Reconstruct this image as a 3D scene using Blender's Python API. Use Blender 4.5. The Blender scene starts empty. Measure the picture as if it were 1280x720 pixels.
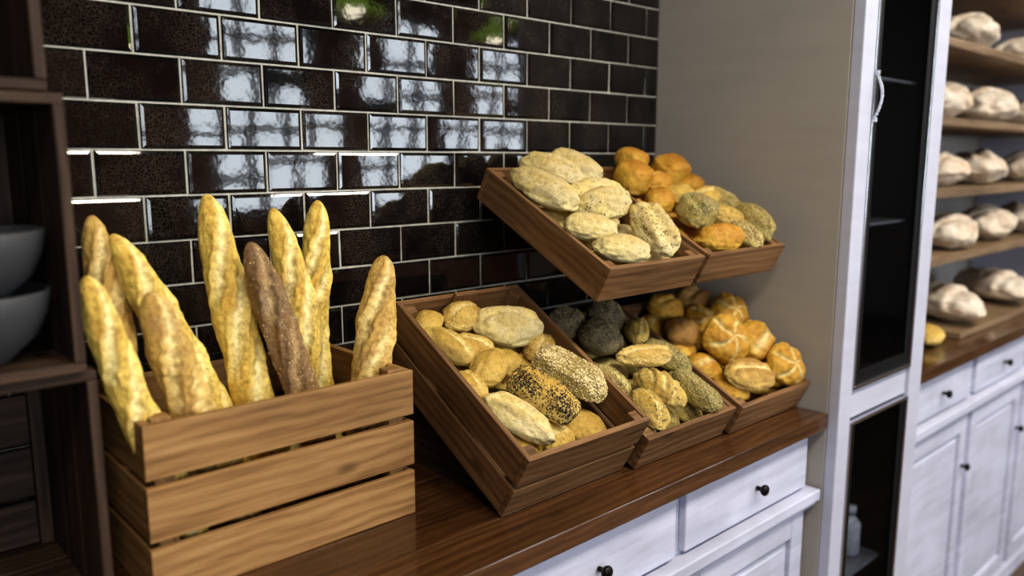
import bpy, bmesh, math, random
from mathutils import Vector, Matrix, noise, Euler
random.seed(7)
SC=bpy.context.scene
COL=SC.collection
CZ=0.9   # counter top height
FZ=-0.25 # floor level

# ---------------------------------------------------------------- materials
def newmat(name):
    m=bpy.data.materials.new(name); m.use_nodes=True
    nt=m.node_tree; nt.nodes.clear()
    out=nt.nodes.new('ShaderNodeOutputMaterial'); b=nt.nodes.new('ShaderNodeBsdfPrincipled')
    nt.links.new(b.outputs[0],out.inputs[0])
    return m,nt,b
def noise_n(nt,vec,scale,detail=4,rough=.55,dist=0):
    n=nt.nodes.new('ShaderNodeTexNoise'); n.inputs['Scale'].default_value=scale; n.inputs['Detail'].default_value=detail
    n.inputs['Roughness'].default_value=rough; n.inputs['Distortion'].default_value=dist
    nt.links.new(vec,n.inputs['Vector']); return n.outputs['Fac']
def ramp(nt,fac,stops):
    r=nt.nodes.new('ShaderNodeValToRGB'); e=r.color_ramp.elements
    while len(e)<len(stops): e.new(.5)
    for i,(p,c) in enumerate(stops):
        e[i].position=p; e[i].color=(c if len(c)==4 else (*c,1)) if not isinstance(c,(int,float)) else (c,c,c,1)
    nt.links.new(fac,r.inputs[0]); return r.outputs[0]
def mix(nt,fac,a,b,mode='MIX'):
    n=nt.nodes.new('ShaderNodeMix'); n.data_type='RGBA'; n.blend_type=mode
    for s,v in ((n.inputs[0],fac),(n.inputs[6],a),(n.inputs[7],b)):
        if isinstance(v,(int,float)): s.default_value=v
        elif isinstance(v,tuple): s.default_value=(*v,1)
        else: nt.links.new(v,s)
    return n.outputs[2]
def mth(nt,op,a,b=0.0,clamp=False):
    n=nt.nodes.new('ShaderNodeMath'); n.operation=op; n.use_clamp=clamp
    for s,v in ((n.inputs[0],a),(n.inputs[1],b)):
        if isinstance(v,(int,float)): s.default_value=v
        else: nt.links.new(v,s)
    return n.outputs[0]
def bump(nt,b,h,strength,dist=.002):
    n=nt.nodes.new('ShaderNodeBump'); n.inputs['Strength'].default_value=strength; n.inputs['Distance'].default_value=dist
    nt.links.new(h,n.inputs['Height']); nt.links.new(n.outputs[0],b.inputs['Normal'])
def coord(nt,which='Object'):
    return nt.nodes.new('ShaderNodeTexCoord').outputs[which]
def mapping(nt,vec,sc):
    m=nt.nodes.new('ShaderNodeMapping'); m.inputs['Scale'].default_value=sc; nt.links.new(vec,m.inputs[0]); return m.outputs[0]

def wood(name,dark,mid,light,rough=.55,bs=.35,coat=0):
    m,nt,b=newmat(name); uv=coord(nt,'UV')
    g=noise_n(nt,mapping(nt,uv,(1.6,30,1)),1.0,7,.62,1.2)
    g2=noise_n(nt,mapping(nt,uv,(9,300,1)),1.0,3,.6,.2)
    w=nt.nodes.new('ShaderNodeTexWave'); w.wave_type='BANDS'; w.bands_direction='Y'
    w.inputs['Scale'].default_value=5; w.inputs['Distortion'].default_value=9; w.inputs['Detail'].default_value=3; w.inputs['Detail Scale'].default_value=.7
    nt.links.new(mapping(nt,uv,(1.1,3.0,1)),w.inputs['Vector'])
    f=mth(nt,'ADD',mth(nt,'MULTIPLY',g,.66),mth(nt,'MULTIPLY',w.outputs['Fac'],.10)); f=mth(nt,'ADD',f,mth(nt,'MULTIPLY',g2,.26))
    c=ramp(nt,f,[(.30,dark),(.5,mid),(.72,light)])
    big=noise_n(nt,mapping(nt,uv,(1.3,1.9,1)),1.0,3)
    c=mix(nt,1.0,c,ramp(nt,big,[(.35,(.62,.60,.58)),(.65,(1.15,1.13,1.12))]),'MULTIPLY')
    kn=nt.nodes.new('ShaderNodeTexVoronoi'); kn.inputs['Scale'].default_value=1; nt.links.new(mapping(nt,uv,(4,9,1)),kn.inputs['Vector'])
    k=ramp(nt,kn.outputs['Distance'],[(.03,1.0),(.12,0.0)])
    c=mix(nt,mth(nt,'MULTIPLY',k,.7),c,tuple(x*.5 for x in dark))
    nt.links.new(c,b.inputs['Base Color']); b.inputs['Roughness'].default_value=rough
    b.inputs['Specular IOR Level'].default_value=.3
    b.inputs['Coat Weight'].default_value=coat; b.inputs['Coat Roughness'].default_value=.10
    bump(nt,b,f,bs,.003); return m

def bread(name,pale,crust,dark,flour=0.0,browning=.5,rough=.62,scorec=(.85,.7,.4),sc=1.0,spots=None,fcol=(.86,.80,.56)):
    m,nt,b=newmat(name); o=coord(nt)
    n1=noise_n(nt,o,22*sc,6,.65); n2=noise_n(nt,o,90*sc,5,.65); n3=noise_n(nt,o,320,3,.7)
    top=nt.nodes.new('ShaderNodeAttribute'); top.attribute_name='top'
    s=nt.nodes.new('ShaderNodeAttribute'); s.attribute_name='score'
    t=mth(nt,'ADD',top.outputs['Fac'],mth(nt,'MULTIPLY',mth(nt,'SUBTRACT',n1,.5),1.45))
    c=ramp(nt,t,[(.10,pale),(.12+.55*(1.05-browning),crust),(min(1.0,1.18-.25*browning),dark)])
    sm=mth(nt,'MULTIPLY',s.outputs['Fac'],mth(nt,'ADD',mth(nt,'MULTIPLY',n2,1.0),.25),True)
    c=mix(nt,sm,c,scorec)
    c=mix(nt,.6,c,ramp(nt,n2,[(.32,(.42,.35,.26)),(.55,(1.12,1.12,1.1))]),'MULTIPLY')
    if spots:
        v=nt.nodes.new('ShaderNodeTexVoronoi'); v.inputs['Scale'].default_value=300; nt.links.new(o,v.inputs['Vector'])
        k=ramp(nt,v.outputs['Distance'],[(.25,1.0),(.42,0.0)])
        c=mix(nt,mth(nt,'MULTIPLY',k,.75),c,spots)
    if flour>0:
        fz=ramp(nt,mth(nt,'ADD',mth(nt,'MULTIPLY',n1,.6),mth(nt,'MULTIPLY',n3,.5)),[(.62-.28*flour,0.0),(.82-.2*flour,1.0)])
        fz=mth(nt,'MULTIPLY',fz,min(1,flour)); c=mix(nt,fz,c,fcol)
    nt.links.new(c,b.inputs['Base Color']); b.inputs['Roughness'].default_value=rough
    b.inputs['Specular IOR Level'].default_value=.3
    h=mth(nt,'ADD',mth(nt,'MULTIPLY',n2,.9),mth(nt,'MULTIPLY',n3,.5)); bump(nt,b,h,.9,.004)
    return m
def plain(name,c,rough=.5,metal=0,spec=.5,coat=0,nz=.0,nsc=20):
    m,nt,b=newmat(name)
    n=noise_n(nt,coord(nt),nsc,4)
    k=nz
    col=ramp(nt,n,[(.3,tuple(x*(1-k) for x in c)),(.7,tuple(min(1,x*(1+k)) for x in c))])
    nt.links.new(col,b.inputs['Base Color']); b.inputs['Roughness'].default_value=rough; b.inputs['Metallic'].default_value=metal
    b.inputs['Specular IOR Level'].default_value=spec; b.inputs['Coat Weight'].default_value=coat
    return m

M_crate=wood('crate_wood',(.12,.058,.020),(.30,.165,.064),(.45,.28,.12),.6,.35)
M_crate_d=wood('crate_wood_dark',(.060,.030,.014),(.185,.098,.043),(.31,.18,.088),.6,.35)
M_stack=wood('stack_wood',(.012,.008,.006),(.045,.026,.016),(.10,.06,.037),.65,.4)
M_counter=wood('counter_wood',(.026,.011,.005),(.082,.036,.014),(.15,.072,.028),.22,.08,.55)
M_shelf=wood('shelf_wood',(.10,.06,.035),(.22,.15,.09),(.34,.24,.155),.5,.2)

def tile_mat():
    m,nt,b=newmat('brown_crackle_glaze'); o=coord(nt)
    v=nt.nodes.new('ShaderNodeTexVoronoi'); v.feature='DISTANCE_TO_EDGE'; v.inputs['Scale'].default_value=170; 
    dn=nt.nodes.new('ShaderNodeTexNoise'); dn.inputs['Scale'].default_value=60; nt.links.new(o,dn.inputs['Vector'])
    vm=nt.nodes.new('ShaderNodeVectorMath'); vm.operation='MULTIPLY_ADD'; nt.links.new(dn.outputs['Color'],vm.inputs[0]); vm.inputs[1].default_value=(.012,.012,.012); nt.links.new(o,vm.inputs[2])
    nt.links.new(vm.outputs[0],v.inputs['Vector'])
    crack=ramp(nt,v.outputs['Distance'],[(.03,1.0),(.15,0.0)])
    patch=noise_n(nt,o,9,3); pk=ramp(nt,patch,[(.40,.10),(.60,1.0)])
    at=nt.nodes.new('ShaderNodeAttribute'); at.attribute_name='tilevar'
    base=mix(nt,at.outputs['Fac'],(.0022,.002,.0026),(.010,.0072,.0065))
    c=mix(nt,mth(nt,'MULTIPLY',mth(nt,'MULTIPLY',crack,pk),.6),base,(.055,.044,.035))
    nt.links.new(c,b.inputs['Base Color']); b.inputs['Roughness'].default_value=.04
    b.inputs['IOR'].default_value=1.55
    h=noise_n(nt,o,16,3); bump(nt,b,h,.05,.005); return m
M_tile=tile_mat()
M_grout=plain('grout',(.45,.435,.38),.85,nz=.2,nsc=60)
def paint(name,c,k=.15,rough=.45):
    m,nt,b=newmat(name); o=coord(nt)
    n=noise_n(nt,mapping(nt,o,(3,3,30)),1.0,5,.65); n2=noise_n(nt,o,5,3)
    f=mth(nt,'ADD',mth(nt,'MULTIPLY',n,.6),mth(nt,'MULTIPLY',n2,.4))
    col=ramp(nt,f,[(.35,tuple(x*(1-k) for x in c)),(.6,c)])
    nt.links.new(col,b.inputs['Base Color']); b.inputs['Roughness'].default_value=rough; bump(nt,b,n,.12,.002); return m
M_white=paint('distressed_white_paint',(.57,.58,.72),.30)
M_greige=paint('greige_paint',(.37,.34,.31),.08,.6)
M_white2=paint('white_paint',(.49,.50,.61),.12)
M_black=plain('black_interior',(.003,.003,.0035),.6,spec=.2)
M_chrome=plain('chrome',(.75,.76,.8),.18,1.0)
M_knob=plain('dark_iron',(.015,.013,.012),.35,.8)
M_bowl=plain('grey_stoneware',(.05,.051,.056),.5,nz=.15,nsc=8)
M_plaster=plain('plaster',(.30,.28,.26),.9,nz=.05,nsc=3)
M_ceil=plain('ceiling_paint',(.10,.095,.09),.9,nz=.05,nsc=3)
M_green=plain('green_enamel',(.22,.42,.03),.3)
M_wenamel=plain('green_enamel_inner',(.36,.48,.06),.4)
M_frame=plain('window_frame_black',(.01,.01,.01),.5)
M_seedw=plain('sesame_seed',(.78,.62,.34),.6,nz=.25,nsc=200)
M_seedk=plain('poppy_seed',(.014,.013,.014),.5,nz=.5,nsc=200)
M_seedg=plain('pumpkin_seed',(.36,.31,.13),.6,nz=.4,nsc=200)
M_seedb=plain('flax_seed',(.13,.065,.02),.5,nz=.4,nsc=200)
M_jar=plain('grey_jar_glass',(.16,.16,.18),.15,nz=.2,nsc=30)
m=bpy.data.materials.new('glass_pane'); m.use_nodes=True; nt=m.node_tree; nt.nodes.clear()
o_=nt.nodes.new('ShaderNodeOutputMaterial'); mx=nt.nodes.new('ShaderNodeMixShader'); tr=nt.nodes.new('ShaderNodeBsdfTransparent'); gl=nt.nodes.new('ShaderNodeBsdfGlossy')
tr.inputs[0].default_value=(.75,.77,.8,1); gl.inputs['Roughness'].default_value=.03; mx.inputs[0].default_value=.03
nt.links.new(tr.outputs[0],mx.inputs[1]); nt.links.new(gl.outputs[0],mx.inputs[2]); nt.links.new(mx.outputs[0],o_.inputs[0]); M_glass=m
def brick():
    m,nt,b=newmat('orange_brick'); o=coord(nt)
    t=nt.nodes.new('ShaderNodeTexBrick'); t.inputs['Scale'].default_value=1; t.inputs['Brick Width'].default_value=.24; t.inputs['Row Height'].default_value=.075; t.inputs['Mortar Size'].default_value=.008
    t.inputs['Color1'].default_value=(.50,.17,.07,1); t.inputs['Color2'].default_value=(.33,.11,.05,1); t.inputs['Mortar'].default_value=(.35,.3,.25,1)
    mp=nt.nodes.new('ShaderNodeMapping'); mp.inputs['Rotation'].default_value=(math.radians(90),0,0); nt.links.new(o,mp.inputs[0]); nt.links.new(mp.outputs[0],t.inputs['Vector'])
    nt.links.new(t.outputs['Color'],b.inputs['Base Color']); b.inputs['Roughness'].default_value=.85; return m
M_brick=brick()
M_floor=wood('floor_boards',(.04,.025,.018),(.09,.06,.04),(.15,.10,.065),.4,.1)

B_bag=bread('baguette_crust',(.90,.76,.30),(.84,.63,.16),(.58,.34,.055),.12,.30,.55,(.95,.85,.46))
B_bag2=bread('baguette_crust_toasted',(.80,.61,.25),(.68,.46,.14),(.40,.22,.05),.2,.38,.6,(.88,.72,.34))
B_rye=bread('rye_baguette_crust',(.48,.32,.15),(.34,.205,.095),(.17,.09,.04),.25,.5,.6,(.5,.34,.16),spots=(.13,.06,.02))
B_floury=bread('floury_crust',(.80,.70,.34),(.71,.57,.22),(.48,.32,.08),.6,.3,.75,(.76,.57,.20))
B_pale=bread('pale_crust',(.80,.67,.27),(.73,.53,.16),(.50,.31,.06),.25,.36,.6,(.88,.75,.36))
B_gold=bread('golden_crust',(.82,.60,.16),(.73,.45,.075),(.46,.21,.025),.05,.5,.45,(.82,.6,.18))
B_kais=bread('kaiser_crust',(.83,.65,.19),(.76,.50,.095),(.52,.26,.03),.05,.50,.42,(.92,.82,.42))
B_brown=bread('brown_crust',(.58,.38,.14),(.46,.26,.08),(.24,.12,.03),.2,.6,.5,(.6,.4,.16))
B_seed=bread('seeded_crust',(.64,.54,.20),(.48,.38,.11),(.27,.18,.05),.15,.5,.65,(.74,.63,.25),spots=(.75,.68,.36))
B_dark=bread('dark_grain_crust',(.26,.22,.15),(.19,.155,.10),(.10,.075,.045),.15,.5,.65,(.36,.30,.18),spots=(.38,.34,.24))
B_rustic=bread('rustic_loaf_crust',(.70,.56,.38),(.48,.29,.15),(.22,.10,.04),.85,.5,.7,(.36,.20,.09),sc=.5,fcol=(.82,.78,.70))

# ---------------------------------------------------------------- mesh helper
class MB:
    def __init__(s): s.v=[];s.f=[];s.uv=[];s.mi=[];s.sm=[];s.mats=[]
    def mat(s,m):
        if m not in s.mats: s.mats.append(m)
        return s.mats.index(m)
    def box(s,x0,x1,y0,y1,z0,z1,m,T=None,grain=None):
        i=s.mat(m); b=len(s.v); P=[Vector((x,y,z)) for x in (x0,x1) for y in (y0,y1) for z in (z0,z1)]
        dims=(x1-x0,y1-y0,z1-z0); g=grain if grain is not None else dims.index(max(dims))
        off=(random.uniform(0,50),random.uniform(0,50))
        s.v+=[(T@p if T else p) for p in P]
        for fc,ax in (((0,1,3,2),0),((4,6,7,5),0),((0,4,5,1),1),((2,3,7,6),1),((0,2,6,4),2),((1,5,7,3),2)):
            s.f.append([b+k for k in fc]); s.mi.append(i); s.sm.append(False)
            oth=[a for a in (0,1,2) if a!=ax]
            if g in oth: ua=g; va=[a for a in oth if a!=g][0]
            else: ua,va=oth
            s.uv.append([(P[k][ua]+off[0],P[k][va]+off[1]+ (P[k][ax] if g==ax else 0)) for k in fc])
    def lathe(s,prof,m,T,seg=32,smooth=True):
        i=s.mat(m); b=len(s.v)
        for r,h in prof:
            for k in range(seg):
                a=2*math.pi*k/seg; s.v.append(T@Vector((r*math.cos(a),r*math.sin(a),h)))
        for j in range(len(prof)-1):
            for k in range(seg):
                k2=(k+1)%seg; s.f.append([b+j*seg+k,b+j*seg+k2,b+(j+1)*seg+k2,b+(j+1)*seg+k]); s.mi.append(i); s.sm.append(smooth); s.uv.append([(0,0)]*4)
    def build(s,name,parent=None,bevel=0,loc=None,M=None,segs=2):
        me=bpy.data.meshes.new(name); me.from_pydata([tuple(p) for p in s.v],[],s.f)
        uvl=me.uv_layers.new(name='UVMap')
        flat=[c for f in s.uv for uv in f for c in uv]; uvl.data.foreach_set('uv',flat)
        me.polygons.foreach_set('material_index',s.mi); me.polygons.foreach_set('use_smooth',s.sm)
        for mm in s.mats: me.materials.append(mm)
        me.update()
        o=bpy.data.objects.new(name,me); COL.objects.link(o)
        if parent: o.parent=parent
        if M is not None: o.matrix_world=M
        elif loc: o.location=loc
        if bevel:
            md=o.modifiers.new('b','BEVEL'); md.width=bevel; md.segments=segs; md.limit_method='ANGLE'; md.angle_limit=math.radians(50)
        return o

# ---------------------------------------------------------------- room
def simple_box(name,x0,x1,y0,y1,z0,z1,m,bev=0):
    mb=MB(); mb.box(x0,x1,y0,y1,z0,z1,m); return mb.build(name,bevel=bev)
RX0,RX1,RY0,RH=-3.0,9.5,-6.0,3.4
simple_box('wall_back',RX0,RX1,0.0,.2,FZ,RH,M_plaster)
mb=MB()
yy=RY0
while yy<-.001:
    mb.box(RX0,RX1,yy,min(0,yy+.148),FZ-.05,FZ,M_floor); yy+=.15
mb.build('floor')
simple_box('ceiling',RX0,RX1,RY0,0,RH,RH+.1,M_ceil)
simple_box('wall_left',RX0-.2,RX0,RY0,0,FZ,RH,M_plaster)
simple_box('wall_right',RX1,RX1+.2,RY0,0,FZ,RH,M_plaster)
wins=[(-2.2,-.9),(-.6,.7),(3.1,4.25),(4.7,5.85),(6.3,7.45),(7.85,9.0)]  # first two windows are unseen, added to bring light from the left
WZ0,WZ1=.95,3.0
mb=MB()
prev=RX0
for a,b_ in wins:
    mb.box(prev,a,RY0-.25,RY0,FZ,RH,M_brick); mb.box(a,b_,RY0-.25,RY0,FZ,WZ0,M_brick); mb.box(a,b_,RY0-.25,RY0,WZ1,RH,M_brick); prev=b_
mb.box(prev,RX1,RY0-.25,RY0,FZ,RH,M_brick); mb.build('wall_front')
for i,(a,b_) in enumerate(wins):
    mb=MB(); y0,y1=RY0-.16,RY0-.1
    mb.box(a,a+.07,y0,y1,WZ0,WZ1,M_frame); mb.box(b_-.07,b_,y0,y1,WZ0,WZ1,M_frame)
    mb.box(a,b_,y0,y1,WZ0,WZ0+.07,M_frame); mb.box(a,b_,y0,y1,WZ1-.07,WZ1,M_frame)
    for k in (1,2): x=a+(b_-a)*k/3; mb.box(x-.035,x+.035,y0,y1,WZ0,WZ1,M_frame)
    for k in range(1,5):
        z=WZ0+(WZ1-WZ0)*k/5; h=.10 if k==3 else .035; mb.box(a,b_,y0,y1,z-h,z+h,M_frame)
    mb.build('window_%d'%(i+1))
    L=bpy.data.lights.new('daylight','AREA'); L.shape='RECTANGLE'; L.size=b_-a; L.size_y=WZ1-WZ0; L.energy=[80,115,85,85,80,70][i]; L.color=(.84,.92,1.0)
    o=bpy.data.objects.new('window_daylight',L); COL.objects.link(o); o.location=((a+b_)/2,RY0-.24,(WZ0+WZ1)/2); o.rotation_euler=(math.radians(90),0,0)
for x,e in ((-.3,34),(1.1,52),(2.6,50),(4.3,52),(6.3,40)):  # unseen ceiling panels, added as fill so the windows can stay dimmer
    mb=MB(); mb.box(x-.33,x+.33,-2.53,-1.87,RH-.04,RH-.001,M_white2); mb.build('added_fill_panel',bevel=.004)
    L=bpy.data.lights.new('panel_fill','AREA'); L.shape='SQUARE'; L.size=.6; L.energy=e; L.color=(1,.93,.80)
    o=bpy.data.objects.new('ceiling_fill_light',L); COL.objects.link(o); o.location=(x,-2.2,RH-.045)

# tiles
TP,TR=.156,.082
X0t,X1t=RX0+1.5,1.94
mb=MB(); gap=.0019
me_var=[]
ZB=1.564
r=-8
while True:
    z0=ZB+r*TR
    if z0>2.75: break
    offx=.402+(0 if r%2 else .078)
    n=math.floor((X0t-offx)/TP)
    x=offx+n*TP
    while x<X1t:
        a=max(x,X0t); b_=min(x+TP,X1t)
        if b_-a>.02:
            cx,cz=(a+b_)/2,z0+TR/2
            T=Matrix.Translation((cx,-.001,cz))@Euler((math.radians(random.gauss(0,.7)),0,math.radians(random.gauss(0,.6)))).to_matrix().to_4x4()
            hx,hz=(b_-a)/2-gap,TR/2-gap
            i=mb.mat(M_tile); s=len(mb.v); e=.0065
            ring=lambda q,y:[Vector((-hx+q,y,-hz+q)),Vector((hx-q,y,-hz+q)),Vector((hx-q,y,hz-q)),Vector((-hx+q,y,hz-q))]
            vs=ring(0,0)+ring(0,-.0045)+ring(.0015,-.0066)+ring(e,-.0085)
            mb.v+=[T@p for p in vs]
            var=random.random()**2
            for j in range(3):
                for k in range(4):
                    k2=(k+1)%4; mb.f.append([s+j*4+k,s+j*4+k2,s+(j+1)*4+k2,s+(j+1)*4+k]); mb.mi.append(i); mb.sm.append(False); mb.uv.append([(0,0)]*4)
            mb.f.append([s+12,s+13,s+14,s+15]); mb.mi.append(i); mb.sm.append(False); mb.uv.append([(0,0)]*4)
            me_var+= [var]*16
        x+=TP
    r+=1
tiles=mb.build('wall_back_tiling')
at=tiles.data.attributes.new('tilevar','FLOAT','POINT'); at.data.foreach_set('value',me_var)
gm=MB(); gm.box(X0t,X1t,-.0045,-.0005,CZ,2.8,M_grout); g=gm.build('grout',parent=tiles)

# ---------------------------------------------------------------- base cabinets + counters
def knob(mb,x,y,z):
    T=Matrix.Translation((x,y,z))@Matrix.Rotation(math.radians(90),4,'X')
    mb.lathe([(.0,.0),(.006,.0),(.005,.012),(.012,.017),(.014,.023),(.011,.029),(.0,.031)],M_knob,T,20)
def panel_front(mb,x0,x1,z0,z1,y,m,fr=.05,door=False):
    t=.02
    if door:
        mb.box(x0,x0+fr,y-t,y,z0,z1,m); mb.box(x1-fr,x1,y-t,y,z0,z1,m)
        mb.box(x0+fr,x1-fr,y-t,y,z0,z0+fr,m); mb.box(x0+fr,x1-fr,y-t,y,z1-fr,z1,m)
        mb.box(x0+fr,x1-fr,y-.008,y,z0+fr,z1-fr,m)
        mb.box(x0+fr+.02,x1-fr-.02,y-.015,y-.008,z0+fr+.02,z1-fr-.02,m)
    else:
        mb.box(x0,x1,y-t,y,z0,z1,m)
def base_cab(name,x0,x1,units,knobs_side):
    mb=MB(); y=-.535
    mb.box(x0,x1,y,-.03,FZ+.001,CZ-.04,M_white)
    mb.box(x0,x1,y-.03,y,FZ+.001,FZ+.07,M_white)
    mb.box(x0,x1,y-.045,y,CZ-.235,CZ-.205,M_white)   # ledge
    mb.box(x0,x1,y-.035,y,CZ-.25,CZ-.235,M_white)
    mb.box(x0,x1,y-.03,y,CZ-.052,CZ-.04,M_white)
    for i,(a,b_) in enumerate(units):
        panel_front(mb,a,b_,CZ-.195,CZ-.058,y,M_white); knob(mb,(a+b_)/2+.02,y-.02,CZ-.128)
        panel_front(mb,a,b_,FZ+.085,CZ-.262,y,M_white,.06,True)
        knob(mb,(b_-.03) if knobs_side=='R' else (a+.03),y-.02,CZ-.45)
    return mb.build(name,bevel=.004)
base_cab('drawer_cabinet',-1.2,1.935,[(-1.14,-.60),(-.54,.10),(.16,.75),(.80,1.335),(1.37,1.90)],'L')
base_cab('drawer_cabinet',2.482,4.7,[(2.51,3.10),(3.15,3.72),(3.77,4.30)],'R')
def counter(x0,x1):
    mb=MB(); y=-.585; w=(.58)/5
    for k in range(5): mb.box(x0,x1,y+k*w,y+(k+1)*w-.0006,CZ-.04+(.0),CZ,M_counter)
    return mb.build('wooden_countertop',bevel=.0025)
counter(-1.2,1.94); counter(2.482,4.7)

# ---------------------------------------------------------------- tall cabinet with glass doors
mb=MB(); TY=-.60; TH=3.1; Z0=FZ+.001
mb.box(1.945,1.965,TY+.02,-.001,Z0,TH,M_greige)
mb.box(1.945,2.012,TY-.01,TY+.02,Z0,TH,M_white2)
mb.box(2.385,2.474,TY-.01,-.001,Z0,TH,M_white2)
mb.box(1.965,2.375,-.03,-.001,Z0,TH,M_black)
mb.box(1.965,1.985,TY+.02,-.03,Z0,TH,M_black)
mb.box(2.375,2.385,TY+.02,-.03,Z0,TH,M_black)
mb.box(2.012,2.385,TY+.0,TY+.10,CZ-.03,CZ+.045,M_white2)
mb.box(1.985,2.375,TY+.10,-.03,CZ-.03,CZ+.088,M_black)
mb.box(1.985,2.375,TY+.02,-.03,Z0,FZ+.08,M_white2)
mb.box(1.985,2.375,TY+.02,-.03,2.9,TH,M_white2)
for z in (1.37,1.75,2.2): mb.box(1.985,2.375,TY+.03,-.03,z,z+.010,M_jar)
mb.box(1.985,2.375,TY+.03,-.03,.35,.360,M_jar)
cab=mb.build('tall_display_cabinet',bevel=.003)
def gdoor(z0,z1,handle):
    mb=MB(); y=TY-.012; a,b_=2.014,2.383; w=.010
    mb.box(a,a+w,y,y+.03,z0,z1,M_chrome); mb.box(b_-w,b_,y,y+.03,z0,z1,M_chrome)
    mb.box(a+w,b_-w,y,y+.03,z0,z0+w,M_chrome); mb.box(a+w,b_-w,y,y+.03,z1-w,z1,M_chrome)
    mb.box(a+w,a+w+.03,y+.006,y+.024,z0+w,z1-w,M_black); mb.box(b_-w-.03,b_-w,y+.006,y+.024,z0+w,z1-w,M_black)
    mb.box(a+w+.03,b_-w-.03,y+.006,y+.024,z0+w,z0+w+.035,M_black)
    mb.box(a+w+.03,b_-w-.03,y+.010,y+.014,z0+w+.035,z1-w,M_glass)
    if handle:
        n=14; zc=1.70
        for k in range(n):
            z=zc-.055+.11*k/n; bow=.016*math.sin(math.pi*(k+.5)/n)
            mb.box(a+.001,a+.008,y-.006-bow,y-.0-bow,z,z+.009,M_chrome)
        mb.box(a+.001,a+.008,y-.010,y,zc-.062,zc-.052,M_chrome); mb.box(a+.001,a+.008,y-.010,y,zc+.052,zc+.062,M_chrome)
    mb.build('glass_cabinet_door',bevel=.001)
gdoor(CZ+.052,2.88,True); gdoor(FZ+.085,CZ-.035,False)
M_jar2=plain('jar_glass_light',(.42,.43,.47),.2,nz=.2,nsc=30)
for x,y,z,h in ((2.115,-.46,CZ+.089,.17),(2.20,-.46,CZ+.089,.17),(2.285,-.46,CZ+.089,.17),(2.10,-.50,.361,.15),(2.2,-.50,.361,.15),(2.3,-.50,.361,.15)):
    mb=MB(); mb.lathe([(0,0),(.032,0),(.035,.01),(.035,h*.65),(.02,h*.78),(.016,h*.8),(.016,h*.86),(.02,h*.87),(.02,h),(0,h)],M_jar2,Matrix.Identity(4),24); mb.build('glass_jar',loc=(x,y,z))

# ---------------------------------------------------------------- bread makers
ICO={}
def ico(s):
    if s not in ICO:
        bm=bmesh.new(); bmesh.ops.create_icosphere(bm,subdivisions=s,radius=1); bm.verts.ensure_lookup_table()
        ICO[s]=([v.co.copy() for v in bm.verts],[[v.index for v in f.verts] for f in bm.faces]); bm.free()
    return ICO[s]
def spow(v,e): return math.copysign(abs(v)**e,v)
def gs(x,w): return math.exp(-(x/w)**2)
def roll_surf(p,a,b,c,kind,sd,box):
    e=1-box
    x,y,z=spow(p.x,e),spow(p.y,e),spow(p.z,e if p.z>0 else e)
    if box>0:
        k=1-.16*box/.5; x*=k;y*=k
    sc=0.0; d=1.0
    nz=noise.noise(p*1.3+Vector((sd,sd*.7,1.3)))*.13+noise.noise(p*3.4+Vector((sd,2,sd)))*.06+noise.noise(p*9+Vector((1,sd,sd)))*.022
    d+=nz
    up=max(0,min(1,(p.z+.05)/.35))
    if kind=='slash' or kind=='split':
        w=.13 if kind=='slash' else .22
        yy=p.y-.12*math.sin(2.2*p.x+sd)+.05*noise.noise(Vector((p.x*7,sd,0))); lim=max(0,min(1,(.88-abs(p.x))/.2))
        g=gs(yy,w)*lim*up; sc=g; d-=g*(.15 if kind=='slash' else .22); d+=(gs(abs(yy)-w*2.0,w*.6))*lim*up*.10
    elif kind=='multi':
        for xs in (-.55,-.05,.45):
            q=p.x-xs+.45*p.y; g=gs(q,.085)*max(0,min(1,(.8-abs(p.y))/.2))*up; sc=max(sc,g); d-=g*.14; d+=gs(q-.17,.07)*up*.06
    elif kind=='cross':
        g=max(gs(p.y,.09)*max(0,min(1,(.8-abs(p.x))/.2)),gs(p.x,.09)*max(0,min(1,(.8-abs(p.y))/.2)))*up
        sc=g; d-=g*.12
    elif kind=='kaiser':
        th=math.atan2(p.y,p.x); rr=math.hypot(p.x,p.y)
        f=(th/(2*math.pi)*5+.55*rr)%1.0; q=min(f,1-f)*(.35+.65*rr)
        lim=max(0,min(1,(rr-.02)/.10))*max(0,min(1,(.99-rr)/.12))*up
        g=gs(q,.075)*lim
        sc=min(1,g*1.3); d-=gs(q,.055)*lim*.18; d+=math.sin(math.pi*f)*.07*up*min(1,rr*1.5)
        d-=.08*gs(rr,.14)*up
    q=Vector((x*a*d,y*b*d,(z*c if z>0 else z*c*.72)*d))
    return q,sc
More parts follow.
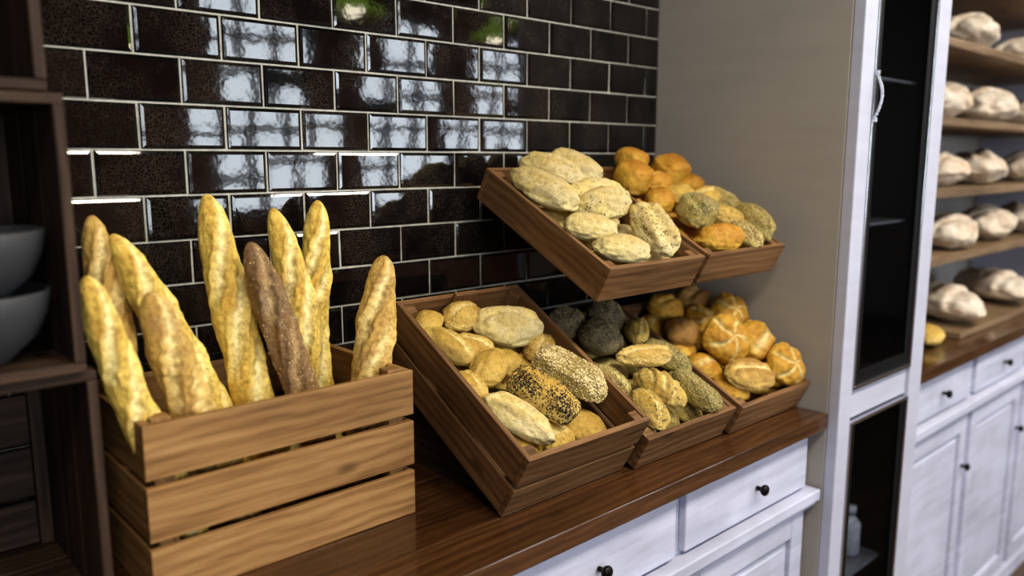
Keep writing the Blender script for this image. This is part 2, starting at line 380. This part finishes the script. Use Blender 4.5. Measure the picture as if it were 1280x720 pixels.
def roll_mesh(name,a,b,c,kind,mat,sd,box=0,sub=4,seeds=0,seedm=None,seedsz=.003,cover=-.1,T=None,MBx=None):
    V,F=ico(sub)
    vs=[];sc=[];tp=[]
    for p in V:
        q,s=roll_surf(p,a,b,c,kind,sd,box); vs.append(q); sc.append(s); tp.append(max(0,min(1,.5+.55*p.z)))
    fs=[list(f) for f in F]; mi=[0]*len(fs); rnd=random.Random(int(sd*1000))
    for _ in range(seeds):
        while True:
            p=Vector((rnd.gauss(0,1),rnd.gauss(0,1),rnd.gauss(0,1))).normalized()
            if p.z>cover: break
        q,_s=roll_surf(p,a,b,c,kind,sd,box)
        nrm=Vector((p.x/a,p.y/b,p.z/c)).normalized()
        t=nrm.cross(Vector((rnd.gauss(0,1),rnd.gauss(0,1),rnd.gauss(0,1)))).normalized(); u=nrm.cross(t)
        L=seedsz*rnd.uniform(.8,1.2); W=L*.55; H=L*.3
        k=len(vs)
        vs+=[q+t*L,q-t*L,q+u*W,q-u*W,q+nrm*H,q-nrm*H]; sc+=[0]*6; tp+=[.5]*6
        for f in ((0,2,4),(2,1,4),(1,3,4),(3,0,4),(2,0,5),(1,2,5),(3,1,5),(0,3,5)): fs.append([k+i for i in f]); mi.append(1)
    if T is not None: vs=[T@v for v in vs]
    return vs,fs,mi,sc,tp
def mk(name,parts,mats,M=None,parent=None):
    vs=[];fs=[];mi=[];sc=[];tp=[]
    for pv,pf,pm,ps,pt in parts:
        k=len(vs); vs+=pv; fs+=[[i+k for i in f] for f in pf]; mi+=pm; sc+=ps; tp+=pt
    me=bpy.data.meshes.new(name); me.from_pydata([tuple(v) for v in vs],[],fs)
    for m_ in mats: me.materials.append(m_)
    me.polygons.foreach_set('material_index',mi); me.polygons.foreach_set('use_smooth',[True]*len(fs))
    for nm,dat in (('score',sc),('top',tp)):
        at=me.attributes.new(nm,'FLOAT','POINT'); at.data.foreach_set('value',dat)
    o=bpy.data.objects.new(name,me); COL.objects.link(o)
    if M is not None: o.matrix_world=M
    if parent: o.parent=parent
    return o
SD=[1.0]
def roll(name,CM,lx,ly,lz,a,b,c,rz,kind,mat,box=0,seeds=0,seedm=None,ss=.003,cover=-.1,tx=None,ty=None,sub=4):
    SD[0]+=.737
    rnd=random.Random(int(SD[0]*999))
    tx=rnd.uniform(-9,9) if tx is None else tx; ty=rnd.uniform(-9,9) if ty is None else ty
    M=CM@Matrix.Translation((lx,ly,lz))@Euler((math.radians(tx),math.radians(ty),0),'XYZ').to_matrix().to_4x4()@Matrix.Rotation(math.radians(rz),4,'Z')
    p=roll_mesh(name,a,b,c,kind,mat,SD[0],box,sub,seeds,seedm,ss,cover)
    return mk(name,[p],[mat,seedm or mat],M)

def baguette(name,top,base,R,mat,sd,nsc=5,phi0=0.0,bend=.012,seeds=0,seedm=None):
    top=Vector(top);base=Vector(base);ax=(top-base);L=ax.length;ax.normalize()
    toCam=Vector((0.15,-1.5,1.3))-(top+base)/2; xa=(toCam-ax*toCam.dot(ax)).normalized(); ya=ax.cross(xa)
    M=Matrix((xa,ya,ax)).transposed().to_4x4(); M.translation=base
    nr,ns=220,72; vs=[];sc=[];tp=[];fs=[]
    cs=[(.06+.88*(k+.5)/nsc) for k in range(nsc)]
    def surf(s,ph):
        u=2*s-1; prof=max(0,1-abs(u)**5)**.5*(1-.10*u*u)
        r=R*prof*(1+.12*noise.noise(Vector((s*7,sd,0)))); q=Vector((math.cos(ph),math.sin(ph),0))
        d=1+.09*noise.noise(Vector((q.x*1.2,q.y*1.2,s*9+sd)))+.06*noise.noise(Vector((q.x*3,q.y*3,s*30+sd)))
        g=0
        pw=(ph-phi0+math.pi)%(2*math.pi)-math.pi
        for c in cs:
            line=pw-(s-c)*6.0*(nsc/4)+.18*noise.noise(Vector((s*40,sd,c*9)))
            w=max(0,1-abs((s-c)/(.70/nsc))**4)
            e=gs(line,.30)*w
            g=max(g,e); d-=.16*e; d+=.22*gs(line-.48,.12)*w+.12*gs(line+.48,.12)*w
        bx=bend*math.sin(math.pi*s)
        return Vector((q.x*r*d*.92+bx*.5,q.y*r*d+bx*math.sin(sd*5),s*L)),g,q
    for i in range(nr+1):
        s=.5-.5*math.cos(math.pi*min(max(i/nr,.012),.988))
        s=.5*s+.5*min(max(i/nr,.0005),.9995)
        for k in range(ns):
            v,g,q=surf(s,2*math.pi*k/ns); vs.append(v); sc.append(g); tp.append(max(0,min(1,.42+.4*q.x)))
    for i in range(nr):
        for k in range(ns):
            k2=(k+1)%ns; fs.append([i*ns+k,i*ns+k2,(i+1)*ns+k2,(i+1)*ns+k])
    fs.append(list(range(ns))[::-1]); fs.append([nr*ns+k for k in range(ns)])
    mi=[0]*len(fs)
    rnd=random.Random(int(sd*77))
    for _ in range(seeds):
        s=rnd.uniform(.04,.97); ph=rnd.uniform(-2.2,2.2); v,g,q=surf(s,ph); k=len(vs); t=Vector((0,0,1)); u=q.cross(t)
        an=rnd.uniform(0,3.1); t,u=t*math.cos(an)+u*math.sin(an),u*math.cos(an)-t*math.sin(an)
        l=.0024*rnd.uniform(.7,1.2); vs+=[v+t*l,v-t*l,v+u*l*.5,v-u*l*.5,v+q*l*.3,v-q*l*.3]; sc+=[0]*6; tp+=[.5]*6
        for f in ((0,2,4),(2,1,4),(1,3,4),(3,0,4),(2,0,5),(1,2,5),(3,1,5),(0,3,5)): fs.append([k+i for i in f]); mi.append(1)
    return mk(name,[(vs,fs,mi,sc,tp)],[mat,seedm or mat],M)

# ---------------------------------------------------------------- baguette crate
def slat_crate_upright(name,x0,x1,y0,y1,z0,H,ns,mat,th=.012,gap=.012):
    mb=MB(); sh=(H-gap*(ns-1))/ns; po=.03
    for k in range(ns):
        a=z0+k*(sh+gap); b_=a+sh
        mb.box(x0,x1,y0,y0+th,a,b_,mat); mb.box(x0,x1,y1-th,y1,a,b_,mat)
        mb.box(x0+.001,x0+th+.004,y0+th,y1-th,a,b_,mat); mb.box(x1-th-.004,x1-.001,y0+th,y1-th,a,b_,mat)
    for x in (x0+th+.004,x1-th-.004-po):
        for y in (y0+th,y1-th-po): mb.box(x,x+po,y,y+po,z0+.001,z0+H+.004,mat)
    n=4; w=(y1-y0-2*th)/n
    for k in range(n): mb.box(x0+th+.004,x1-th-.004,y0+th+k*w+.003,y0+th+(k+1)*w-.003,z0+.008,z0+.018,mat)
    return mb.build(name,bevel=.0018)
slat_crate_upright('baguette_crate',.345,.812,-.346,-.035,CZ+.0005,.272,3,M_crate)
bag=[((.308,-.27,1.384),(.440,-.308,.925),.0265,B_bag,0,4),
 ((.362,-.12,1.460),(.420,-.16,.925),.030,B_bag2,0,5),
 ((.384,-.14,1.430),(.590,-.210,.925),.030,B_bag,0,5),
 ((.400,-.24,1.346),(.530,-.295,.925),.033,B_bag2,0,3),
 ((.546,-.12,1.488),(.600,-.262,.925),.034,B_bag,0,4),
 ((.583,-.20,1.408),(.695,-.285,.925),.031,B_rye,80,3),
 ((.676,-.10,1.458),(.745,-.180,.925),.030,B_bag,0,4),
 ((.792,-.060,1.467),(.700,-.100,.925),.031,B_bag,0,4),
 ((.852,-.20,1.364),(.738,-.280,.925),.036,B_bag2,0,3)]
for i,(t,b_,R_,m_,sn,nsc) in enumerate(bag):
    baguette('rye_baguette' if m_ is B_rye else 'baguette',t,b_,R_,m_,1.7*i+.9,nsc,phi0=[.2,-.2,.3,.1,.15,-.1,.3,.0,-.2][i],bend=[.01,-.012,.008,.01,-.008,.008,-.01,.008,.016][i],seeds=sn*4,seedm=M_seedw)

# ---------------------------------------------------------------- tilted display crates
def tilted_crate(name,O,th,W,L,H,ns,mat,t=.012,gap=.01,div=False):
    M=Matrix.Translation(O)@Matrix.Rotation(math.radians(th),4,'X'); mb=MB()
    sh=(H-gap*(ns-1))/ns
    for k in range(ns):
        a=k*(sh+gap); b_=a+sh
        mb.box(0,W,0,t,a,b_,mat); mb.box(0,W,L-t,L,a,b_,mat)
        mb.box(.0005,t,t,L-t,a,b_-.0008,mat); mb.box(W-t,W-.0005,t,L-t,a,b_-.0008,mat)
    p=.024
    for x in (t,W-t-p):
        for y in (t,L-t-p): mb.box(x,x+p,y,y+p,.001,H-.004,mat)
    if div:
        mb.box(W*.5-.03,W*.5+.03,L-t-.012,L-t,.0,H+.012,mat)
    n=5; w=(L-2*t)/n
    for k in range(n): mb.box(t,W-t,t+k*w+.003,t+(k+1)*w-.003,0.002,.010,mat)
    mb.build(name,bevel=.0016,M=M); return M
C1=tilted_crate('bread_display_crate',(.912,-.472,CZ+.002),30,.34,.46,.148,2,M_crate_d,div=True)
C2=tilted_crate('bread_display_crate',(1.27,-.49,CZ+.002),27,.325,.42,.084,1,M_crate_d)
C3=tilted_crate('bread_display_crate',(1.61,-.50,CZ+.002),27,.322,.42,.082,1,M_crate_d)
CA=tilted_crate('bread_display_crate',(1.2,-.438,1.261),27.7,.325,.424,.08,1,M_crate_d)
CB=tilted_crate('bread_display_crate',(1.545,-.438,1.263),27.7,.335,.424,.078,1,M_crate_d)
def riser(x0,x1,y0,y1,z,th):
    mb=MB(); i=mb.mat(M_stack); t=math.tan(math.radians(th))
    for x in (x0,x1-.018):
        s=len(mb.v); h0=.012*t; h1=(y1-y0)*t
        P=[(x,y0+.012,z),(x,y1,z),(x,y1,z+h1-.001),(x,y0+.012,z+h0)]
        mb.v+=[Vector(p) for p in P]+[Vector((p[0]+.018,p[1],p[2])) for p in P]
        for f in ((3,2,1,0),(4,5,6,7),(0,1,5,4),(1,2,6,5),(2,3,7,6),(3,0,4,7)):
            mb.f.append([s+k for k in f]); mb.mi.append(i); mb.sm.append(False); mb.uv.append([(mb.v[s+k].y,mb.v[s+k].z) for k in f])
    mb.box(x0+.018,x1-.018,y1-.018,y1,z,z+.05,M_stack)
    mb.build('display_riser')
riser(.96,1.20,-.472,-.09,CZ+.0005,30); riser(1.31,1.55,-.49,-.13,CZ+.0005,27); riser(1.65,1.89,-.50,-.14,CZ+.0005,27)
def bracket(x0,x1):
    mb=MB(); th=math.radians(27.7)
    T=Matrix.Translation((0,-.438,1.259))@Matrix.Rotation(th,4,'X')
    for x in (x0,x1-.02):
        mb.box(x,x+.02,.03,.43,-.016,-.001,M_knob,T)
        mb.box(x,x+.02,-.0125,-.0092,1.36,1.46,M_knob)
        y=-.438+.43*math.cos(th); z=1.259+.43*math.sin(th)
        mb.box(x,x+.02,y-.005,-.0125,z-.03,z-.016,M_knob)
    mb.build('shelf_bracket')
bracket(1.30,1.48); bracket(1.62,1.82)

def filler(CM,W,L,z,mat,n1,n2,c=.026,skip=()):
    parts=[]
    for i in range(n1):
        for j in range(n2):
            SD[0]+=.61; x=.03+(W-.06)*(i+.5)/n1; y=.035+(L-.07)*(j+.5)/n2
            a=(W-.06)/n1*.52; b_=(L-.07)/n2*.52
            parts.append(roll_mesh('f',a,b_,c,'slash' if (i+j)%2 else 'plain',mat,SD[0],0,3,T=Matrix.Translation((x,y,z))@Matrix.Rotation(random.uniform(-.3,.3),4,'Z')))
    mk('bread_roll_pile',parts,[mat,mat],CM)
filler(C1,.34,.46,.032,B_pale,3,4); filler(C1,.34,.46,.070,B_pale,3,4,.024)
filler(C2,.325,.42,.032,B_seed,3,4,.024); filler(C3,.322,.42,.032,B_brown,3,4,.024); filler(C3,.322,.42,.06,B_kais,3,4,.024)
filler(CA,.325,.424,.032,B_floury,3,4,.024); filler(CB,.335,.424,.032,B_gold,4,5,.024)
mm=1e-3
def R1(n,lx,ly,lz,*a,**k): return roll(n,C1,lx*mm,ly*mm,lz*mm,*a,**k)
R1('bread_roll',150,408,122,.052,.036,.032,5,'slash',B_pale,seeds=60,seedm=M_seedw)
R1('oval_bread_roll',228,345,132,.078,.054,.042,-20,'slash',B_floury,sub=5,ty=-4)
R1('bread_roll',64,330,120,.066,.032,.030,-70,'slash',B_pale)
R1('bread_roll',106,250,122,.056,.036,.034,25,'plain',B_pale,sub=5)
R1('bread_roll',168,262,108,.034,.034,.03,0,'plain',B_pale)
R1('bread_roll',285,285,108,.045,.036,.03,30,'slash',B_pale,seeds=60,seedm=M_seedw)
R1('sesame_loaf_roll',268,178,128,.092,.042,.038,-60,'plain',B_seed,box=.35,seeds=1400,seedm=M_seedw,ss=.0036,cover=-.3,sub=5,tx=0,ty=3)
R1('poppy_seed_roll',168,145,122,.082,.040,.040,-60,'plain',B_pale,box=.35,seeds=2200,seedm=M_seedk,ss=.0025,cover=-.3,sub=5,tx=0,ty=3)
R1('bread_roll',82,118,114,.078,.036,.030,-58,'split',B_floury,sub=5)
R1('bread_roll',62,412,116,.038,.03,.028,30,'plain',B_pale)
R1('bread_roll',44,225,108,.04,.028,.026,-80,'slash',B_pale)
R1('bread_roll',118,318,116,.046,.030,.028,-40,'slash',B_pale)
def R2(n,lx,ly,lz,*a,**k): return roll(n,C2,lx*mm,ly*mm,lz*mm,*a,**k)
R2('dark_seeded_roll',146,305,92,.058,.055,.047,0,'cross',B_dark,seeds=500,seedm=M_seedg,ss=.003)
R2('dark_seeded_roll',248,378,88,.052,.049,.044,40,'cross',B_dark,seeds=400,seedm=M_seedg,ss=.003)
R2('dark_seeded_roll',110,388,84,.048,.045,.040,10,'plain',B_dark,seeds=400,seedm=M_seedg,ss=.003)
R2('seeded_roll',262,290,104,.050,.030,.032,45,'slash',B_pale,seeds=250,seedm=M_seedg)
R2('seeded_roll',200,205,104,.078,.029,.029,-20,'slash',B_pale,seeds=300,seedm=M_seedw,sub=5)
R2('pumpkin_seed_roll',282,200,90,.070,.032,.032,-83,'plain',B_seed,seeds=700,seedm=M_seedg,ss=.0038)
R2('scored_seeded_roll',156,112,92,.064,.036,.038,-75,'multi',B_pale,seeds=250,seedm=M_seedg,sub=5)
R2('pumpkin_seed_roll',252,80,86,.082,.035,.035,-99,'plain',B_seed,box=.25,seeds=1000,seedm=M_seedg,ss=.0038)
R2('seeded_roll',82,72,84,.058,.035,.034,-105,'slash',B_pale,seeds=250,seedm=M_seedg)
R2('seeded_roll',60,180,80,.054,.034,.032,-70,'slash',B_seed,seeds=250,seedm=M_seedg)
def R3(n,lx,ly,lz,*a,**k): return roll(n,C3,lx*mm,ly*mm,lz*mm,*a,**k)
R3('brown_roll',110,361,96,.052,.049,.042,0,'slash',B_gold,seeds=60,seedm=M_seedw)
R3('brown_roll',75,268,92,.048,.046,.042,0,'plain',B_brown)
R3('brown_roll',228,365,108,.054,.049,.042,0,'split',B_brown)
R3('kaiser_roll',262,268,128,.054,.054,.042,10,'kaiser',B_kais,tx=35,ty=-22,sub=5)
R3('kaiser_roll',145,186,118,.062,.062,.047,60,'kaiser',B_kais,tx=35,ty=-25,sub=5)
R3('kaiser_roll',250,158,112,.056,.056,.042,30,'split',B_kais,tx=45,ty=-10,sub=5)
R3('kaiser_roll',262,62,104,.054,.054,.042,15,'kaiser',B_kais,tx=40,ty=-15,sub=5)
R3('oval_brown_roll',112,70,96,.074,.046,.038,-15,'slash',B_bag2,sub=5)
R3('kaiser_roll',180,285,98,.048,.048,.036,80,'kaiser',B_kais,tx=20)
def RA(n,lx,ly,lz,*a,**k): return roll(n,CA,lx*mm,ly*mm,lz*mm,*a,**k)
RA('floury_roll',64,290,92,.092,.048,.040,-78,'plain',B_floury,sub=5)
RA('floury_roll',152,372,98,.080,.044,.038,-58,'slash',B_floury,sub=5)
RA('floury_roll',250,388,98,.070,.042,.038,-50,'plain',B_floury,sub=5)
RA('scored_floury_roll',172,222,100,.078,.060,.048,-20,'split',B_floury,seeds=80,seedm=M_seedb,sub=5)
RA('floury_roll',68,138,86,.068,.040,.034,-15,'plain',B_floury,sub=5)
RA('floury_roll',90,54,84,.072,.035,.034,-12,'plain',B_floury,sub=5)
RA('seeded_split_roll',232,95,100,.078,.048,.038,-103,'split',B_floury,seeds=160,seedm=M_seedb,sub=5,ty=-15,tx=10)
RA('floury_roll',270,270,76,.05,.04,.035,-80,'slash',B_floury)
def RB(n,lx,ly,lz,*a,**k): return roll(n,CB,lx*mm,ly*mm,lz*mm,*a,**k)
RB('golden_roll',130,398,102,.052,.044,.038,10,'plain',B_gold,box=.3)
RB('golden_roll',60,325,96,.052,.048,.042,0,'plain',B_gold,box=.4)
RB('golden_roll',240,348,102,.054,.050,.042,-10,'plain',B_gold,box=.45)
RB('golden_roll',132,300,96,.044,.034,.03,-10,'slash',B_gold)
RB('golden_roll',60,222,90,.052,.036,.032,20,'plain',B_gold)
RB('golden_roll',290,300,84,.038,.036,.032,0,'plain',B_gold)
RB('golden_roll',152,236,94,.048,.032,.030,-10,'plain',B_pale)
RB('pumpkin_seed_roll',118,148,96,.056,.048,.044,5,'plain',B_seed,box=.5,seeds=900,seedm=M_seedg,ss=.0035,sub=5)
RB('golden_roll',240,215,96,.054,.034,.03,0,'slash',B_pale)
RB('golden_roll',100,50,86,.066,.038,.036,-12,'plain',B_gold,sub=5)
RB('seeded_roll',290,190,92,.060,.034,.034,-70,'slash',B_seed,seeds=200,seedm=M_seedg)
RB('seeded_roll',222,128,90,.050,.032,.032,-40,'plain',B_pale,seeds=200,seedm=M_seedg)
RB('seeded_roll',284,82,98,.068,.030,.038,-95,'slash',B_seed,seeds=400,seedm=M_seedg,sub=5)
RB('seeded_roll',212,52,82,.05,.03,.03,-90,'slash',B_seed,seeds=200,seedm=M_seedw)

# ---------------------------------------------------------------- left stack of crates + bowls
def side_crate(name,x0,x1,y0,y1,z0,z1,mat):
    mb=MB(); t=.014
    d=(y1-y0); 
    for k in range(3):
        a=y0+k*d/3+.004; b_=y0+(k+1)*d/3-.004
        mb.box(x0,x1,a,b_,z0,z0+t,mat); mb.box(x0,x1,a,b_,z1-t,z1,mat)
    for k in range(3):
        w=(d-.014)/3; a=y0+.002+k*w; b_=a+w-.004
        mb.box(x0,x0+t,a,b_,z0+t,z1-t,mat,grain=2); mb.box(x1-t,x1-.0,a,b_,z0+t,z1-t,mat,grain=2)
    n=4
    for k in range(n):
        h=(z1-z0)/n; mb.box(x0,x1,y1-.010,y1,z0+k*h+.004,z0+(k+1)*h-.004,mat)
    for x in (x0+t,x1-t-.02): 
        mb.box(x,x+.02,y1-.028,y1-.010,z0+t,z1-t,mat)
    return mb.build(name,bevel=.002)
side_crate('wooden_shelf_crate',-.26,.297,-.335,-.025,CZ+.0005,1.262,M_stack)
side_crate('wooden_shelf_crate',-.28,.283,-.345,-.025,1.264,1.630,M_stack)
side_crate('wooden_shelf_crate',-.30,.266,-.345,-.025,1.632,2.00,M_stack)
def bowl(z):
    prof=[(0,0),(.045,0),(.05,.006),(.080,.035),(.094,.065),(.100,.093),(.098,.097),(.094,.093),(.088,.068),(.072,.040),(.045,.016),(0,.012)]
    mb=MB(); mb.lathe(prof,M_bowl,Matrix.Identity(4),48); mb.build('stoneware_bowl',loc=(.165,-.262,z))
bowl(1.2795); bowl(1.3595)

# ---------------------------------------------------------------- right shelving
for z in (.308,.546,.79,1.05,1.32):
    mb=MB(); mb.box(2.478,4.69,-.45,-.012,CZ+z-.03,CZ+z,M_shelf); mb.build('bread_shelf',bevel=.003)
mb=MB(); mb.box(4.7,4.74,-.47,-.012,CZ,CZ+1.9,M_white2); mb.build('shelf_side_panel',bevel=.003)
I4=Matrix.Identity(4)
loaves=[(.308,[(2.75,.16,20,'slash'),(3.34,.19,35,'multi'),(3.85,.19,15,'multi'),(4.37,.16,30,'split')]),
 (.546,[(2.80,.15,20,'split'),(3.24,.14,60,'multi'),(3.68,.18,25,'slash'),(4.35,.17,10,'multi')]),
 (.79,[(2.72,.15,10,'slash'),(3.20,.15,70,'split'),(3.72,.21,20,'multi'),(4.40,.16,15,'slash')]),
 (1.05,[(2.80,.16,20,'multi'),(3.42,.20,30,'multi'),(4.15,.20,10,'multi')])]
rr=random.Random(3)
for z,ls in loaves:
    for (x,a,rz,kd) in ls:
        b_,c=rr.uniform(.11,.13),rr.uniform(.068,.084)
        roll('rustic_loaf',I4,x,-.31+rr.uniform(-.02,.01),CZ+z+c*.72,a,b_,c,rz,kd,B_rustic,tx=0,ty=0,sub=5)
mb=MB(); mb.box(3.12,4.45,-.50,-.13,CZ+.0005,CZ+.024,M_shelf); mb.build('cutting_board',bevel=.004)
roll('long_rustic_loaf',I4,3.42,-.31,CZ+.024+.055,.27,.12,.078,45,'multi',B_rustic,tx=0,ty=0,sub=5)
roll('long_rustic_loaf',I4,4.05,-.31,CZ+.024+.055,.27,.12,.078,40,'multi',B_rustic,tx=0,ty=0,sub=5)
roll('ciabatta',I4,2.98,-.44,CZ+.026,.11,.055,.036,20,'plain',B_pale,tx=0,ty=0)

# ---------------------------------------------------------------- pendants
for x in (.1,1.25,2.4,3.55,4.7):
    mb=MB(); T=Matrix.Identity(4)
    mb.lathe([(.005,.6),(.005,.18),(.03,.17),(.035,.12),(.06,.10),(.14,.05),(.20,0)],M_green,T,40)
    mb.lathe([(.196,.001),(.137,.045),(.058,.094),(.03,.11)],M_wenamel,T,40)
    mb.lathe([(.004,1.0),(.004,.6)],M_frame,T,8)
    mb.build('pendant_lamp',loc=(x,-2.5,2.36))
    L=bpy.data.lights.new('bulb','POINT'); L.energy=2; L.color=(1,.9,.7); L.shadow_soft_size=.06
    o=bpy.data.objects.new('pendant_bulb',L); COL.objects.link(o); o.location=(x,-2.5,2.40)

# ---------------------------------------------------------------- world, camera
w=bpy.data.worlds.new('World'); SC.world=w; w.use_nodes=True
w.node_tree.nodes['Background'].inputs[0].default_value=(.6,.72,1,1); w.node_tree.nodes['Background'].inputs[1].default_value=.6
cam=bpy.data.cameras.new('camera'); co=bpy.data.objects.new('camera',cam); COL.objects.link(co)
co.location=(0,-1.5,1.546); co.rotation_euler=(math.radians(90-9.1),0,math.radians(-42.4)); cam.lens=28.125; cam.sensor_width=36
cam.dof.use_dof=True; cam.dof.focus_distance=1.6; cam.dof.aperture_fstop=1.6; cam.clip_start=.02
SC.camera=co
SC.view_settings.view_transform='Standard'
try: SC.view_settings.look='Medium High Contrast'
except Exception as e: print(e)
